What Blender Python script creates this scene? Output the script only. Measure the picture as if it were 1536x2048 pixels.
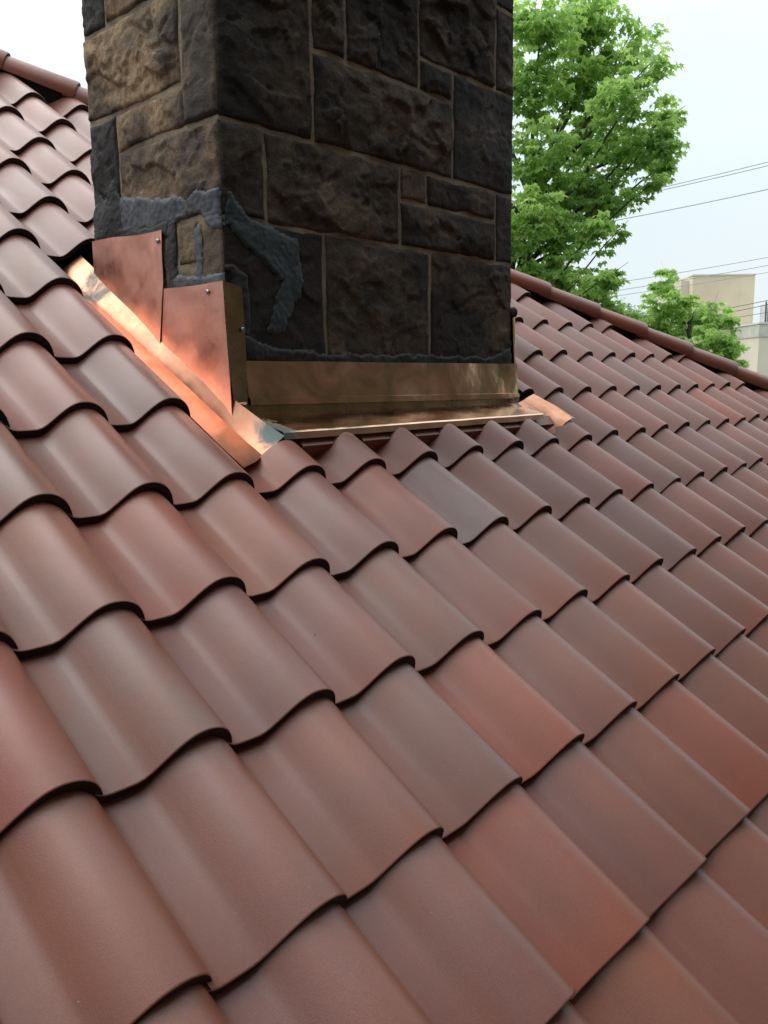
import bpy, bmesh, math, random
from mathutils import Vector, Matrix, noise as mn

for o in list(bpy.data.objects):
    bpy.data.objects.remove(o)
scene = bpy.context.scene
COL = scene.collection
Z0 = 7.5                                   # height of the roof reference point above the ground

# ------------------------------------------------------------------ camera
cam_d = bpy.data.cameras.new('camera')
cam_d.sensor_fit = 'AUTO'; cam_d.sensor_width = 36.0; cam_d.lens = 28.94
cam_d.clip_start = 0.02; cam_d.clip_end = 3000
cam = bpy.data.objects.new('camera', cam_d); COL.objects.link(cam)
_r = Vector((0.67778, -0.73514, -0.01368)); _u = Vector((0.12424, 0.09616, 0.98758)); _f = Vector((0.72469, 0.67106, -0.15651))
mw = Matrix((( _r.x, _u.x, -_f.x, 0), (_r.y, _u.y, -_f.y, 0), (_r.z, _u.z, -_f.z, 0), (0, 0, 0, 1)))
cam.matrix_world = Matrix.Translation((-0.5162, -1.00952, 0.56454 + Z0)) @ mw
scene.camera = cam

# ------------------------------------------------------------------ sky, sun, exposure
SUN_DIR = Vector((-0.22, 0.50, 0.78)).normalized()       # from the scene towards the sun: left and behind
world = bpy.data.worlds.new('World'); scene.world = world; world.use_nodes = True
nt = world.node_tree; nt.nodes.clear()
def nd(t, typ, **kw):
    n = t.nodes.new(typ)
    for k, v in kw.items():
        if k in n.inputs.keys() if isinstance(k, str) else False:
            n.inputs[k].default_value = v
        else:
            setattr(n, k, v)
    return n
sky = nt.nodes.new('ShaderNodeTexSky'); sky.sky_type = 'NISHITA'; sky.sun_disc = False
sky.sun_elevation = math.asin(SUN_DIR.z)
sky.sun_rotation = math.atan2(SUN_DIR.x, SUN_DIR.y)
sky.air_density = 1.0; sky.dust_density = 4.0; sky.ozone_density = 1.0
tc = nt.nodes.new('ShaderNodeTexCoord')
mp = nt.nodes.new('ShaderNodeMapping'); mp.inputs['Scale'].default_value = (1.0, 1.0, 2.6)
nz = nt.nodes.new('ShaderNodeTexNoise'); nz.inputs['Scale'].default_value = 1.7; nz.inputs['Detail'].default_value = 5; nz.inputs['Roughness'].default_value = 0.5
cr = nt.nodes.new('ShaderNodeValToRGB')
cr.color_ramp.elements[0].position = 0.30; cr.color_ramp.elements[0].color = (4.25, 4.95, 5.25, 1)
cr.color_ramp.elements[1].position = 0.66; cr.color_ramp.elements[1].color = (4.95, 5.25, 5.35, 1)
mx = nt.nodes.new('ShaderNodeMixRGB'); mx.inputs[0].default_value = 0.97
bg = nt.nodes.new('ShaderNodeBackground'); bg.inputs['Strength'].default_value = 0.1
wo = nt.nodes.new('ShaderNodeOutputWorld')
nt.links.new(tc.outputs['Generated'], mp.inputs['Vector']); nt.links.new(mp.outputs[0], nz.inputs['Vector'])
nt.links.new(nz.outputs['Fac'], cr.inputs[0])
nt.links.new(sky.outputs[0], mx.inputs[1]); nt.links.new(cr.outputs[0], mx.inputs[2])
sx = nt.nodes.new('ShaderNodeSeparateXYZ'); nt.links.new(tc.outputs['Generated'], sx.inputs[0])
ov = nt.nodes.new('ShaderNodeMapRange'); ov.inputs['From Min'].default_value = 0.0; ov.inputs['From Max'].default_value = 1.0
ov.inputs['To Min'].default_value = 0.96; ov.inputs['To Max'].default_value = 2.45      # an overcast sky is brighter overhead
sq = nt.nodes.new('ShaderNodeMath'); sq.operation = 'POWER'; sq.inputs[1].default_value = 1.8; sq.use_clamp = True
nt.links.new(sx.outputs['Z'], sq.inputs[0]); nt.links.new(sq.outputs[0], ov.inputs['Value'])
vm = nt.nodes.new('ShaderNodeVectorMath'); vm.operation = 'SCALE'
nt.links.new(mx.outputs[0], vm.inputs[0]); nt.links.new(ov.outputs[0], vm.inputs['Scale'])
nt.links.new(vm.outputs[0], bg.inputs[0]); nt.links.new(bg.outputs[0], wo.inputs[0])

sun_d = bpy.data.lights.new('sun', 'SUN'); sun_d.energy = 1.15; sun_d.angle = math.radians(55); sun_d.color = (1.0, 0.97, 0.92)
sun = bpy.data.objects.new('sun', sun_d); COL.objects.link(sun)
sun.location = (-20, 12, 40)
sun.rotation_euler = SUN_DIR.to_track_quat('Z', 'Y').to_euler()

scene.view_settings.view_transform = 'Standard'; scene.view_settings.look = 'None'
scene.view_settings.gamma = 1.0; scene.view_settings.exposure = 0.90
scene.view_settings.use_curve_mapping = False

# ------------------------------------------------------------------ helpers
ALPHA = math.radians(33.373)
CA, SA = math.cos(ALPHA), math.sin(ALPHA)
W = 0.22; EXP = 0.28917                     # tile cover width and exposed length

def tag(o, label=None, cat=None, group=None, kind=None):
    if label: o['label'] = label
    if cat: o['category'] = cat
    if group: o['group'] = group
    if kind: o['kind'] = kind
    return o
def empty(name, loc):
    o = bpy.data.objects.new(name, None); COL.objects.link(o); o.location = loc; o.empty_display_size = 0.2
    return o
def mesh_obj(name, me, mat, parent=None, loc=(0, 0, 0)):
    o = bpy.data.objects.new(name, me); COL.objects.link(o); o.location = loc
    if mat is not None and not me.materials: me.materials.append(mat)
    if parent is not None: o.parent = parent
    return o
def build(name, verts, faces, mat, parent=None, origin=None, smooth=False):
    """verts in the world frame of the house; the object origin is moved to the parent (unrotated) or to origin"""
    me = bpy.data.meshes.new(name)
    me.from_pydata([tuple(v) for v in verts], [], faces); me.update()
    if smooth:
        me.polygons.foreach_set('use_smooth', [True] * len(me.polygons))
    o = mesh_obj(name, me, mat, parent)
    return o
def roof_pt(u, v, n):                       # roof coordinates to world
    return Vector((u, v * CA - n * SA, v * SA + n * CA + Z0))

def boxverts(x0, x1, y0, y1, z0, z1):
    return [(x0, y0, z0), (x1, y0, z0), (x1, y1, z0), (x0, y1, z0), (x0, y0, z1), (x1, y0, z1), (x1, y1, z1), (x0, y1, z1)]
BOXF = [(0, 3, 2, 1), (4, 5, 6, 7), (0, 1, 5, 4), (1, 2, 6, 5), (2, 3, 7, 6), (3, 0, 4, 7)]

def tube(pts, rads, seg=7):
    vs = []; fs = []
    for i, p in enumerate(pts):
        a = pts[max(0, i - 1)]; b = pts[min(len(pts) - 1, i + 1)]
        d = (Vector(b) - Vector(a)).normalized()
        s = d.orthogonal().normalized() if abs(d.z) > 0.95 else d.cross(Vector((0, 0, 1))).normalized()
        t = d.cross(s)
        for k in range(seg):
            an = 2 * math.pi * k / seg
            vs.append(Vector(p) + (s * math.cos(an) + t * math.sin(an)) * rads[i])
    for i in range(len(pts) - 1):
        for k in range(seg):
            fs.append((i * seg + k, i * seg + (k + 1) % seg, (i + 1) * seg + (k + 1) % seg, (i + 1) * seg + k))
    fs.append(tuple(range(seg - 1, -1, -1))); fs.append(tuple((len(pts) - 1) * seg + k for k in range(seg)))
    return vs, fs

# ------------------------------------------------------------------ materials
def mat_new(name):
    m = bpy.data.materials.new(name); m.use_nodes = True
    t = m.node_tree; b = t.nodes['Principled BSDF']
    return m, t, b
def noise_node(t, vec, scale, detail=4, rough=0.55, dist=0.0):
    n = t.nodes.new('ShaderNodeTexNoise'); n.inputs['Scale'].default_value = scale
    n.inputs['Detail'].default_value = detail; n.inputs['Roughness'].default_value = rough; n.inputs['Distortion'].default_value = dist
    if vec is not None: t.links.new(vec, n.inputs['Vector'])
    return n
def ramp(t, fac, stops):
    r = t.nodes.new('ShaderNodeValToRGB'); el = r.color_ramp.elements
    while len(el) < len(stops): el.new(0.5)
    for e, (p, c) in zip(el, stops):
        e.position = p; e.color = (c[0], c[1], c[2], 1) if not isinstance(c, (int, float)) else (c, c, c, 1)
    t.links.new(fac, r.inputs[0]); return r
def mix(t, fac, a, b, mode='MIX'):
    m = t.nodes.new('ShaderNodeMixRGB'); m.blend_type = mode
    for i, s in enumerate((fac, a, b)):
        if hasattr(s, 'links'): t.links.new(s, m.inputs[i])
        elif isinstance(s, (int, float)): m.inputs[i].default_value = s if i == 0 else (s, s, s, 1)
        else: m.inputs[i].default_value = (s[0], s[1], s[2], 1)
    return m
def bump(t, b, h, strength, dist=0.01, prev=None):
    n = t.nodes.new('ShaderNodeBump'); n.inputs['Strength'].default_value = strength; n.inputs['Distance'].default_value = dist
    t.links.new(h, n.inputs['Height'])
    if prev is not None: t.links.new(prev, n.inputs['Normal'])
    if b is not None: t.links.new(n.outputs[0], b.inputs['Normal'])
    return n.outputs[0]
def objcoord(t, random_offset=False):
    c = t.nodes.new('ShaderNodeTexCoord')
    if not random_offset: return c.outputs['Object']
    oi = t.nodes.new('ShaderNodeObjectInfo')
    mu = t.nodes.new('ShaderNodeMath'); mu.operation = 'MULTIPLY'; mu.inputs[1].default_value = 57.0
    t.links.new(oi.outputs['Random'], mu.inputs[0])
    ad = t.nodes.new('ShaderNodeVectorMath'); ad.operation = 'ADD'
    t.links.new(c.outputs['Object'], ad.inputs[0]); t.links.new(mu.outputs[0], ad.inputs[1])
    return ad.outputs[0]

def clay_material(name, tile=True):
    m, t, b = mat_new(name)
    vec = objcoord(t, True)
    oi = t.nodes.new('ShaderNodeObjectInfo')
    sm_ = t.nodes.new('ShaderNodeMapping'); sm_.inputs['Scale'].default_value = (2.2, 0.55, 1.0); t.links.new(vec, sm_.inputs['Vector'])
    n1 = noise_node(t, sm_.outputs[0], 7.0, 4, 0.55, 0.4)
    f1 = ramp(t, n1.outputs['Fac'], [(0.40, 0.0), (0.70, 0.6)])
    c1 = mix(t, f1.outputs[0], oi.outputs['Color'], (0.225, 0.072, 0.040))
    n2 = noise_node(t, vec, 4.0, 2, 0.5)
    f2 = ramp(t, n2.outputs['Fac'], [(0.42, 0.0), (0.72, 0.6)])
    c2 = mix(t, f2.outputs[0], c1.outputs[0], (0.165, 0.075, 0.059))
    last = c2
    if tile:                                 # the flashed glaze runs to orange on the flank of each roll
        tc = t.nodes.new('ShaderNodeTexCoord'); sp = t.nodes.new('ShaderNodeSeparateXYZ')
        t.links.new(tc.outputs['Object'], sp.inputs[0])
        mr = t.nodes.new('ShaderNodeMapRange'); mr.inputs['From Min'].default_value = 0.145; mr.inputs['From Max'].default_value = 0.21
        mr.inputs['To Max'].default_value = 0.6
        t.links.new(sp.outputs['X'], mr.inputs['Value'])
        last = mix(t, mr.outputs[0], c2.outputs[0], (0.225, 0.069, 0.029))
    n3 = noise_node(t, vec, 420.0, 4, 0.7)
    f3 = ramp(t, n3.outputs['Fac'], [(0.32, 0.84), (0.68, 1.12)])
    c3 = mix(t, 1.0, last.outputs[0], f3.outputs[0], 'MULTIPLY')
    # sparse pale chips and dust specks
    vo = t.nodes.new('ShaderNodeTexVoronoi'); vo.inputs['Scale'].default_value = 26.0
    nw = noise_node(t, vec, 60, 2); wv = mix(t, 0.06, vec, nw.outputs['Color'], 'ADD')
    t.links.new(wv.outputs[0], vo.inputs['Vector'])
    s1 = ramp(t, vo.outputs['Distance'], [(0.02, 1.0), (0.05, 0.0)])
    sc = t.nodes.new('ShaderNodeSeparateColor'); t.links.new(vo.outputs['Color'], sc.inputs[0])
    s2 = ramp(t, sc.outputs[0], [(0.84, 0.0), (0.86, 0.8)])
    sm = mix(t, 1.0, s1.outputs[0], s2.outputs[0], 'MULTIPLY')
    c4 = mix(t, sm.outputs[0], c3.outputs[0], (0.42, 0.36, 0.33))
    # thin dusty scuffs
    n5 = noise_node(t, vec, 30, 6, 0.7, 1.5)
    f5 = ramp(t, n5.outputs['Fac'], [(0.66, 0.0), (0.80, 0.16)])
    c5 = mix(t, f5.outputs[0], c4.outputs[0], (0.36, 0.30, 0.27))
    t.links.new(c5.outputs[0], b.inputs['Base Color'])
    rr = ramp(t, n1.outputs['Fac'], [(0.3, 0.36), (0.7, 0.48)])
    t.links.new(rr.outputs[0], b.inputs['Roughness'])
    b.inputs['IOR'].default_value = 1.5
    b.inputs['Coat Weight'].default_value = 0.25; b.inputs['Coat Roughness'].default_value = 0.36
    p = bump(t, None, n3.outputs['Fac'], 0.22, 0.002)
    n6 = noise_node(t, vec, 18, 2)
    bump(t, b, n6.outputs['Fac'], 0.05, 0.01, p)
    return m
M_tile = clay_material('flashed_clay_tile')
M_cap = clay_material('flashed_clay_cap', False)
m, t, b = mat_new('shaded_clay_end'); M_end = m  # dark end clay with the shade of its down-facing edges painted in
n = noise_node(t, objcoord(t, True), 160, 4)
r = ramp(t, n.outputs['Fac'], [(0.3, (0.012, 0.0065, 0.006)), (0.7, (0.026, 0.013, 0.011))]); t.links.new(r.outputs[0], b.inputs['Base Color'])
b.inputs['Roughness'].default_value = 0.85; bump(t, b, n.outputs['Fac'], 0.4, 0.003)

m, t, b = mat_new('black_felt'); M_felt = m
n = noise_node(t, objcoord(t), 90, 4); r = ramp(t, n.outputs['Fac'], [(0.3, (0.010, 0.010, 0.011)), (0.7, (0.024, 0.023, 0.024))])
t.links.new(r.outputs[0], b.inputs['Base Color']); b.inputs['Roughness'].default_value = 0.9; bump(t, b, n.outputs['Fac'], 0.4, 0.004)

def stone_material(name, dark, mid, light, lo, hi):
    m, t, b = mat_new(name)
    vec = objcoord(t, True)
    n1 = noise_node(t, vec, 4.5, 7, 0.62, 0.6)
    r1 = ramp(t, n1.outputs['Fac'], [(lo, dark), ((lo + hi) / 2, mid), (hi, light)])
    n2 = noise_node(t, vec, 45, 6, 0.7)
    r2 = ramp(t, n2.outputs['Fac'], [(0.28, 0.35), (0.55, 1.0), (0.75, 1.5)])
    c = mix(t, 1.0, r1.outputs[0], r2.outputs[0], 'MULTIPLY')
    n3 = noise_node(t, vec, 170, 4, 0.7)
    r3 = ramp(t, n3.outputs['Fac'], [(0.56, 0.0), (0.70, 0.5)])
    c2 = mix(t, r3.outputs[0], c.outputs[0], light)
    # large dark noise patches: soot, plus shade of hollows painted into the colour
    n4 = noise_node(t, vec, 2.2, 5, 0.6, 1.0)
    r4 = ramp(t, n4.outputs['Fac'], [(0.44, 0.0), (0.56, 0.88)])
    c3 = mix(t, r4.outputs[0], c2.outputs[0], dark)
    t.links.new(c3.outputs[0], b.inputs['Base Color'])
    b.inputs['Roughness'].default_value = 0.82; b.inputs['IOR'].default_value = 1.35
    p = bump(t, None, n2.outputs['Fac'], 0.8, 0.007)
    bump(t, b, n3.outputs['Fac'], 0.8, 0.004, p)
    return m
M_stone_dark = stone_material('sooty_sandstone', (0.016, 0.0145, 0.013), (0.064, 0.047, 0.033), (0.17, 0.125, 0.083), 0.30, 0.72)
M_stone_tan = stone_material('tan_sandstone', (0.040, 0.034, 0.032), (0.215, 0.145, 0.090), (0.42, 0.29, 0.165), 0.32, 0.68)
M_stone_pale = stone_material('pale_sandstone', (0.09, 0.07, 0.05), (0.22, 0.16, 0.10), (0.34, 0.26, 0.17), 0.25, 0.75)
M_stone_char = stone_material('weathered_sandstone', (0.022, 0.021, 0.022), (0.055, 0.047, 0.043), (0.17, 0.14, 0.12), 0.30, 0.74)

m, t, b = mat_new('mortar'); M_mortar = m
vec = objcoord(t); n = noise_node(t, vec, 14, 6, 0.6); r = ramp(t, n.outputs['Fac'], [(0.3, (0.20, 0.16, 0.108)), (0.7, (0.33, 0.27, 0.185))])
n4 = noise_node(t, vec, 5.0, 5, 0.65, 0.8); r4 = ramp(t, n4.outputs['Fac'], [(0.45, 0.0), (0.65, 0.55)])
c4 = mix(t, r4.outputs[0], r.outputs[0], (0.075, 0.062, 0.048)); t.links.new(c4.outputs[0], b.inputs['Base Color']); b.inputs['Roughness'].default_value = 0.9
n2 = noise_node(t, vec, 90, 5, 0.7); bump(t, b, n2.outputs['Fac'], 0.9, 0.008)

def sealant_material(name, a, c, rough=0.5):
    m, t, b = mat_new(name); vec = objcoord(t)
    n = noise_node(t, vec, 16, 6, 0.65, 0.8); r = ramp(t, n.outputs['Fac'], [(0.3, a), (0.7, c)])
    t.links.new(r.outputs[0], b.inputs['Base Color']); b.inputs['Roughness'].default_value = rough
    n2 = noise_node(t, vec, 70, 5, 0.6, 0.5); bump(t, b, n2.outputs['Fac'], 0.4, 0.004)
    return m
M_seal_grey = sealant_material('grey_mastic', (0.035, 0.040, 0.050), (0.090, 0.098, 0.115), 0.65)
M_seal_blue = sealant_material('blue_grey_mastic', (0.014, 0.024, 0.029), (0.028, 0.042, 0.048), 0.6)
M_tar = sealant_material('black_tar', (0.006, 0.006, 0.007), (0.018, 0.019, 0.021), 0.7)

def copper_material(name, a, c, rough, green=0.0, speck=1.0, wave=0.07):
    m, t, b = mat_new(name); vec = objcoord(t)
    n = noise_node(t, vec, 7, 5, 0.6, 1.2); r = ramp(t, n.outputs['Fac'], [(0.3, a), (0.7, c)])
    n2 = noise_node(t, vec, 55, 5, 0.7); r2 = ramp(t, n2.outputs['Fac'], [(0.35, 0.90), (0.65, 1.03)])
    k = mix(t, speck, r.outputs[0], r2.outputs[0], 'MULTIPLY'); last = k
    n3 = noise_node(t, vec, 11, 5, 0.65, 0.6)
    if green:
        at = t.nodes.new('ShaderNodeAttribute'); at.attribute_name = 'patina'
        ad = t.nodes.new('ShaderNodeMath'); ad.operation = 'MULTIPLY_ADD'; ad.inputs[1].default_value = green; 
        t.links.new(at.outputs['Fac'], ad.inputs[0]); t.links.new(n3.outputs['Fac'], ad.inputs[2])
        r3 = ramp(t, ad.outputs[0], [(0.78, 0.0), (0.98, 1.0)])
        last = mix(t, r3.outputs[0], k.outputs[0], (0.15, 0.18, 0.17))
        mm = ramp(t, ad.outputs[0], [(0.78, 1.0), (0.98, 0.55)]); t.links.new(mm.outputs[0], b.inputs['Metallic'])
    else:
        b.inputs['Metallic'].default_value = 1.0
    t.links.new(last.outputs[0], b.inputs['Base Color'])
    rr = ramp(t, n3.outputs['Fac'], [(0.3, rough * 0.75), (0.7, rough * 1.3)])
    if green: rr = mix(t, r3.outputs[0], rr.outputs[0], 0.62)
    t.links.new(rr.outputs[0], b.inputs['Roughness'])
    n4 = noise_node(t, vec, 9, 3, 0.5); bump(t, b, n4.outputs['Fac'], wave, 0.02)
    return m
M_copper = copper_material('new_copper', (0.90, 0.49, 0.39), (0.97, 0.58, 0.48), 0.34)
M_copper_gut = copper_material('bright_copper', (0.47, 0.215, 0.13), (0.58, 0.29, 0.19), 0.32, 0.55)
M_bronze = copper_material('browned_copper', (0.34, 0.29, 0.145), (0.86, 0.54, 0.36), 0.19, 0.0, 0.25, 0.16)
M_bronze_dk = copper_material('tarnished_copper', (0.22, 0.18, 0.10), (0.40, 0.30, 0.17), 0.26, 0.0, 0.3, 0.10)
M_apron = copper_material('brown_copper_sheet', (0.66, 0.43, 0.30), (0.92, 0.64, 0.47), 0.18, 0.60, 0.4, 0.10)
m, t, b = mat_new('steel_screw'); M_screw = m
b.inputs['Metallic'].default_value = 1; b.inputs['Base Color'].default_value = (0.32, 0.33, 0.35, 1); b.inputs['Roughness'].default_value = 0.4

# ------------------------------------------------------------------ ground
m, t, b = mat_new('lawn_and_street'); M_ground = m
vec = objcoord(t); n = noise_node(t, vec, 0.05, 6); r = ramp(t, n.outputs['Fac'], [(0.4, (0.05, 0.08, 0.03)), (0.6, (0.11, 0.11, 0.10))])
t.links.new(r.outputs[0], b.inputs['Base Color']); b.inputs['Roughness'].default_value = 0.95
g = build('ground', [(-1500, -1500, 0), (1500, -1500, 0), (1500, 1500, 0), (-1500, 1500, 0)], [(0, 1, 2, 3)], M_ground); tag(g, kind='structure')

# ------------------------------------------------------------------ unseen brick wall added behind the viewer to shade roof and chimney front
m, t, b = mat_new('dark_brick'); M_brick = m
bt = t.nodes.new('ShaderNodeTexBrick'); bt.inputs['Scale'].default_value = 1.0
for k_, v_ in (('Brick Width', 0.21), ('Row Height', 0.075), ('Mortar Size', 0.008)): bt.inputs[k_].default_value = v_
bt.inputs['Color1'].default_value = (0.085, 0.050, 0.036, 1); bt.inputs['Color2'].default_value = (0.055, 0.036, 0.028, 1); bt.inputs['Mortar'].default_value = (0.11, 0.10, 0.085, 1)
mp_ = t.nodes.new('ShaderNodeMapping'); mp_.inputs['Rotation'].default_value = (math.pi / 2, 0, 0)
t.links.new(objcoord(t), mp_.inputs['Vector']); t.links.new(mp_.outputs[0], bt.inputs['Vector'])
t.links.new(bt.outputs['Color'], b.inputs['Base Color']); b.inputs['Roughness'].default_value = 0.9
nb = empty('shade_wall', (4.0, -4.9, 0)); tag(nb, 'tall dark brick block added out of view to shade the near roof', 'building')
build('wall', boxverts(-10, 3.6, -3.5, 2.6, 0, Z0 + 6.0), BOXF, M_brick, nb)

# ================================================================== ROOF
HIP_K, HIP_C = -0.8015, 4.51                # hip axis in roof coordinates: v = HIP_K*u + HIP_C
roof = empty('tiled_roof', (0, 0, Z0)); roof.rotation_euler = (ALPHA, 0, 0)
tag(roof, 'hip roof of mauve and terracotta S-shaped clay tiles with half-round hip caps', 'roof')

# deck under the tiles: the tiled slope and the slope beyond the hip
dk = -0.10
def hipv(u): return HIP_K * u + HIP_C
A = (-3.0, -2.2, dk); Bp = (8.0, -2.2, dk); H1 = (8.0, hipv(8.0), dk); H2 = (-1.2, hipv(-1.2), dk); D = (-3.0, hipv(-1.2), dk)
def w2r(p):                                 # world to roof coordinates
    y, z = p[1], p[2] - Z0
    return (p[0], y * CA + z * SA, -y * SA + z * CA)
h1w = roof_pt(*H1); h2w = roof_pt(*H2)
f1 = w2r((h1w.x + 6, h1w.y, h1w.z - 0.445 * 6)); f2 = w2r((h2w.x + 15.2, h2w.y, h2w.z - 0.445 * 15.2))
build('roof_deck', [A, Bp, H1, H2, D, f1, f2], [(0, 1, 2, 3, 4), (3, 2, 5, 6)], M_felt, roof)

# S profile: (u, height) in tile widths
PROF = [(-0.075, 0.055), (-0.03, 0.024), (0.015, 0.007), (0.06, 0.001), (0.15, 0.0), (0.24, 0.002), (0.285, 0.014), (0.325, 0.040), (0.37, 0.080), (0.42, 0.127),
        (0.47, 0.170), (0.52, 0.205), (0.57, 0.229), (0.62, 0.241), (0.67, 0.243), (0.72, 0.238), (0.77, 0.226), (0.82, 0.205), (0.865, 0.178), (0.905, 0.145), (0.94, 0.106), (0.97, 0.063), (0.99, 0.028), (1.000, 0.005)]
TH = 0.016; TLEN = 0.355; TILT = 0.020
def tile_mesh(name, seed):
    rnd = random.Random(seed)
    pr = [(x * W, z * W * 1.30) for x, z in PROF]
    n = len(pr)
    nr = []
    for i in range(n):
        a = pr[max(0, i - 1)]; b = pr[min(n - 1, i + 1)]
        dx, dz = b[0] - a[0], b[1] - a[1]; l = math.hypot(dx, dz); nr.append((-dz / l, dx / l))
    rows = [(0.0, 0.0014), (0.0010, 0.0003), (0.003, 0.0), (TLEN * 0.5, 0.0), (TLEN, 0.0)]
    verts = []; faces = []; mats = []
    warp = rnd.uniform(-0.0015, 0.0015)
    def top(i, v, drop):
        k = TILT * (1 - v / EXP) + warp * math.sin(i * 0.35 + seed) * (1 - v / TLEN)
        return (pr[i][0] - nr[i][0] * drop, v, pr[i][1] + k + TH * 0 - nr[i][1] * drop)
    for v, dr in rows:
        for i in range(n): verts.append(top(i, v, dr))
    for j in range(len(rows) - 1):
        for i in range(n - 1):
            faces.append((j * n + i, j * n + i + 1, (j + 1) * n + i + 1, (j + 1) * n + i)); mats.append(0)
    # lower end face, its own vertices so that it shades flat
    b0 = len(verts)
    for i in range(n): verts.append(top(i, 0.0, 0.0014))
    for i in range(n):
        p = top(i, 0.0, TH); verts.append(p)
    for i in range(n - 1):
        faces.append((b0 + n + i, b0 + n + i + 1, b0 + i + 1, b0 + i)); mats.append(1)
    # underside
    b1 = len(verts)
    for v in (0.0, TLEN):
        for i in range(n): verts.append(top(i, v, TH))
    for i in range(n - 1):
        faces.append((b1 + i + 1, b1 + i, b1 + n + i, b1 + n + i + 1)); mats.append(1)
    # right edge (the nose of the roll) and left edge
    for i, flip in ((n - 1, False), (0, True)):
        b2 = len(verts)
        verts += [top(i, 0, 0.0014), top(i, TLEN, 0), top(i, TLEN, TH), top(i, 0, TH)]
        f = (b2, b2 + 1, b2 + 2, b2 + 3); faces.append(tuple(reversed(f)) if not flip else f); mats.append(0)
    me = bpy.data.meshes.new(name); me.from_pydata(verts, [], faces); me.update()
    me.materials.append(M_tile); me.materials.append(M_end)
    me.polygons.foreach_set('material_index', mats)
    me.polygons.foreach_set('use_smooth', [m_ == 0 for m_ in mats])
    return me
TILES = [tile_mesh('roof_tile', s) for s in range(5)]
def clipped(me, cuts):
    """copy of a tile mesh cut by planes (point, normal): the side the normal points to is removed"""
    bm = bmesh.new(); bm.from_mesh(me)
    for co, no in cuts:
        bmesh.ops.bisect_plane(bm, geom=bm.verts[:] + bm.edges[:] + bm.faces[:], plane_co=co, plane_no=no, clear_outer=True)
    if not bm.faces: bm.free(); return None
    r = me.copy(); bm.to_mesh(r); bm.free(); return r

PAL = {'R': (0.255, 0.071, 0.042), 'P': (0.228, 0.079, 0.054), 'M': (0.200, 0.079, 0.058), 'G': (0.180, 0.086, 0.068), 'B': (0.200, 0.071, 0.043), 'L': (0.225, 0.150, 0.135)}
SPEC = {(0, 0): 'R', (1, 0): 'G', (2, 0): 'M', (3, 0): 'P', (4, 0): 'G', (5, 0): 'P', (6, 0): 'P', (7, 0): 'P', (8, 0): 'B', (9, 0): 'G', (10, 0): 'P',
        (1, 1): 'M', (2, 1): 'R', (3, 1): 'P', (4, 1): 'M', (5, 1): 'R', (6, 1): 'L', (7, 1): 'P', (8, 1): 'M', (9, 1): 'P', (10, 1): 'R',
        (0, -1): 'B', (1, -1): 'M', (2, -1): 'P', (3, -1): 'G', (4, -1): 'R', (5, -1): 'M', (6, -1): 'B', (7, -1): 'P', (8, -1): 'M',
        (2, -2): 'M', (3, -2): 'R', (4, -2): 'M', (5, -2): 'B', (6, -2): 'R', (7, -2): 'B', (1, -2): 'M',
        (2, 2): 'M', (3, 2): 'P', (4, 2): 'R', (5, 2): 'P', (6, 2): 'R', (7, 2): 'M', (8, 2): 'P', (9, 2): 'P', (10, 2): 'B', (11, 2): 'M', (1, 2): 'G', (0, 1): 'M'}
rng = random.Random(11)
R_in = cam.matrix_world.inverted()
def in_view(u, v, mx_=0.30):
    """is a tile near enough to the field of view of the photograph to be worth building"""
    p = R_in @ roof_pt(u, v, 0.03)
    if p.z > -0.1: return False
    x, y = p.x / -p.z, p.y / -p.z
    return abs(x) < 0.4666 + mx_ and -0.622 - mx_ < y < 0.7
CH_L, CH_R = 0.781, 2.046                    # chimney sides
ntile = 0
for j in range(-5, 16):
    for i in range(-4, 28):
        u0 = (i - 1) * W; v0 = j * EXP
        uc, vc = u0 + W / 2, v0 + EXP / 2
        if vc > hipv(uc) + 0.28: continue
        if not any(in_view(uc + du, vc + dv) for du in (-0.11, 0.11) for dv in (-0.14, 0.14)): continue
        cuts = []
        if 3 <= j <= 5:                      # the courses beside the chimney
            if 4 <= i <= 9: continue
            if i == 10: cuts.append(((2.09 - u0, 0, 0), (-1, 0, 0)))
        if j == 2 and 4 <= i <= 10: cuts.append(((0, (0.69 if i == 4 else 0.708) - v0, 0), (0, 1, 0)))
        # cut along the hip
        L = math.hypot(1, HIP_K)
        hn = Vector((-HIP_K / L, 1 / L, 0)); off = 0.046
        d = max((Vector((u0 + a, v0 + b_, 0)) - Vector((0, HIP_C, 0))).dot(hn) for a in (-0.02, W) for b_ in (0, TLEN))
        if d > -off: cuts.append((Vector((0 - u0, HIP_C - v0, 0)) - hn * off, hn))
        me = TILES[rng.randrange(5)]
        if cuts:
            me = clipped(me, cuts)
            if me is None: continue
        o = mesh_obj('roof_tile', me, None, roof, (u0 + rng.uniform(-0.0015, 0.0015), v0 + rng.uniform(-0.006, 0.006), -0.022 + rng.uniform(-0.001, 0.001)))
        o.rotation_euler = (rng.uniform(-0.005, 0.005), rng.uniform(-0.009, 0.009), rng.uniform(-0.011, 0.011))
        k = SPEC.get((i, j)) or rng.choice('RPPPMMGMPBPM')
        c = PAL[k]; s = rng.uniform(0.92, 1.08); w_ = rng.uniform(-0.008, 0.008)
        o.color = (c[0] * s + w_, c[1] * s, c[2] * s - w_, 1)
        ntile += 1
print('tiles', ntile)

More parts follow.
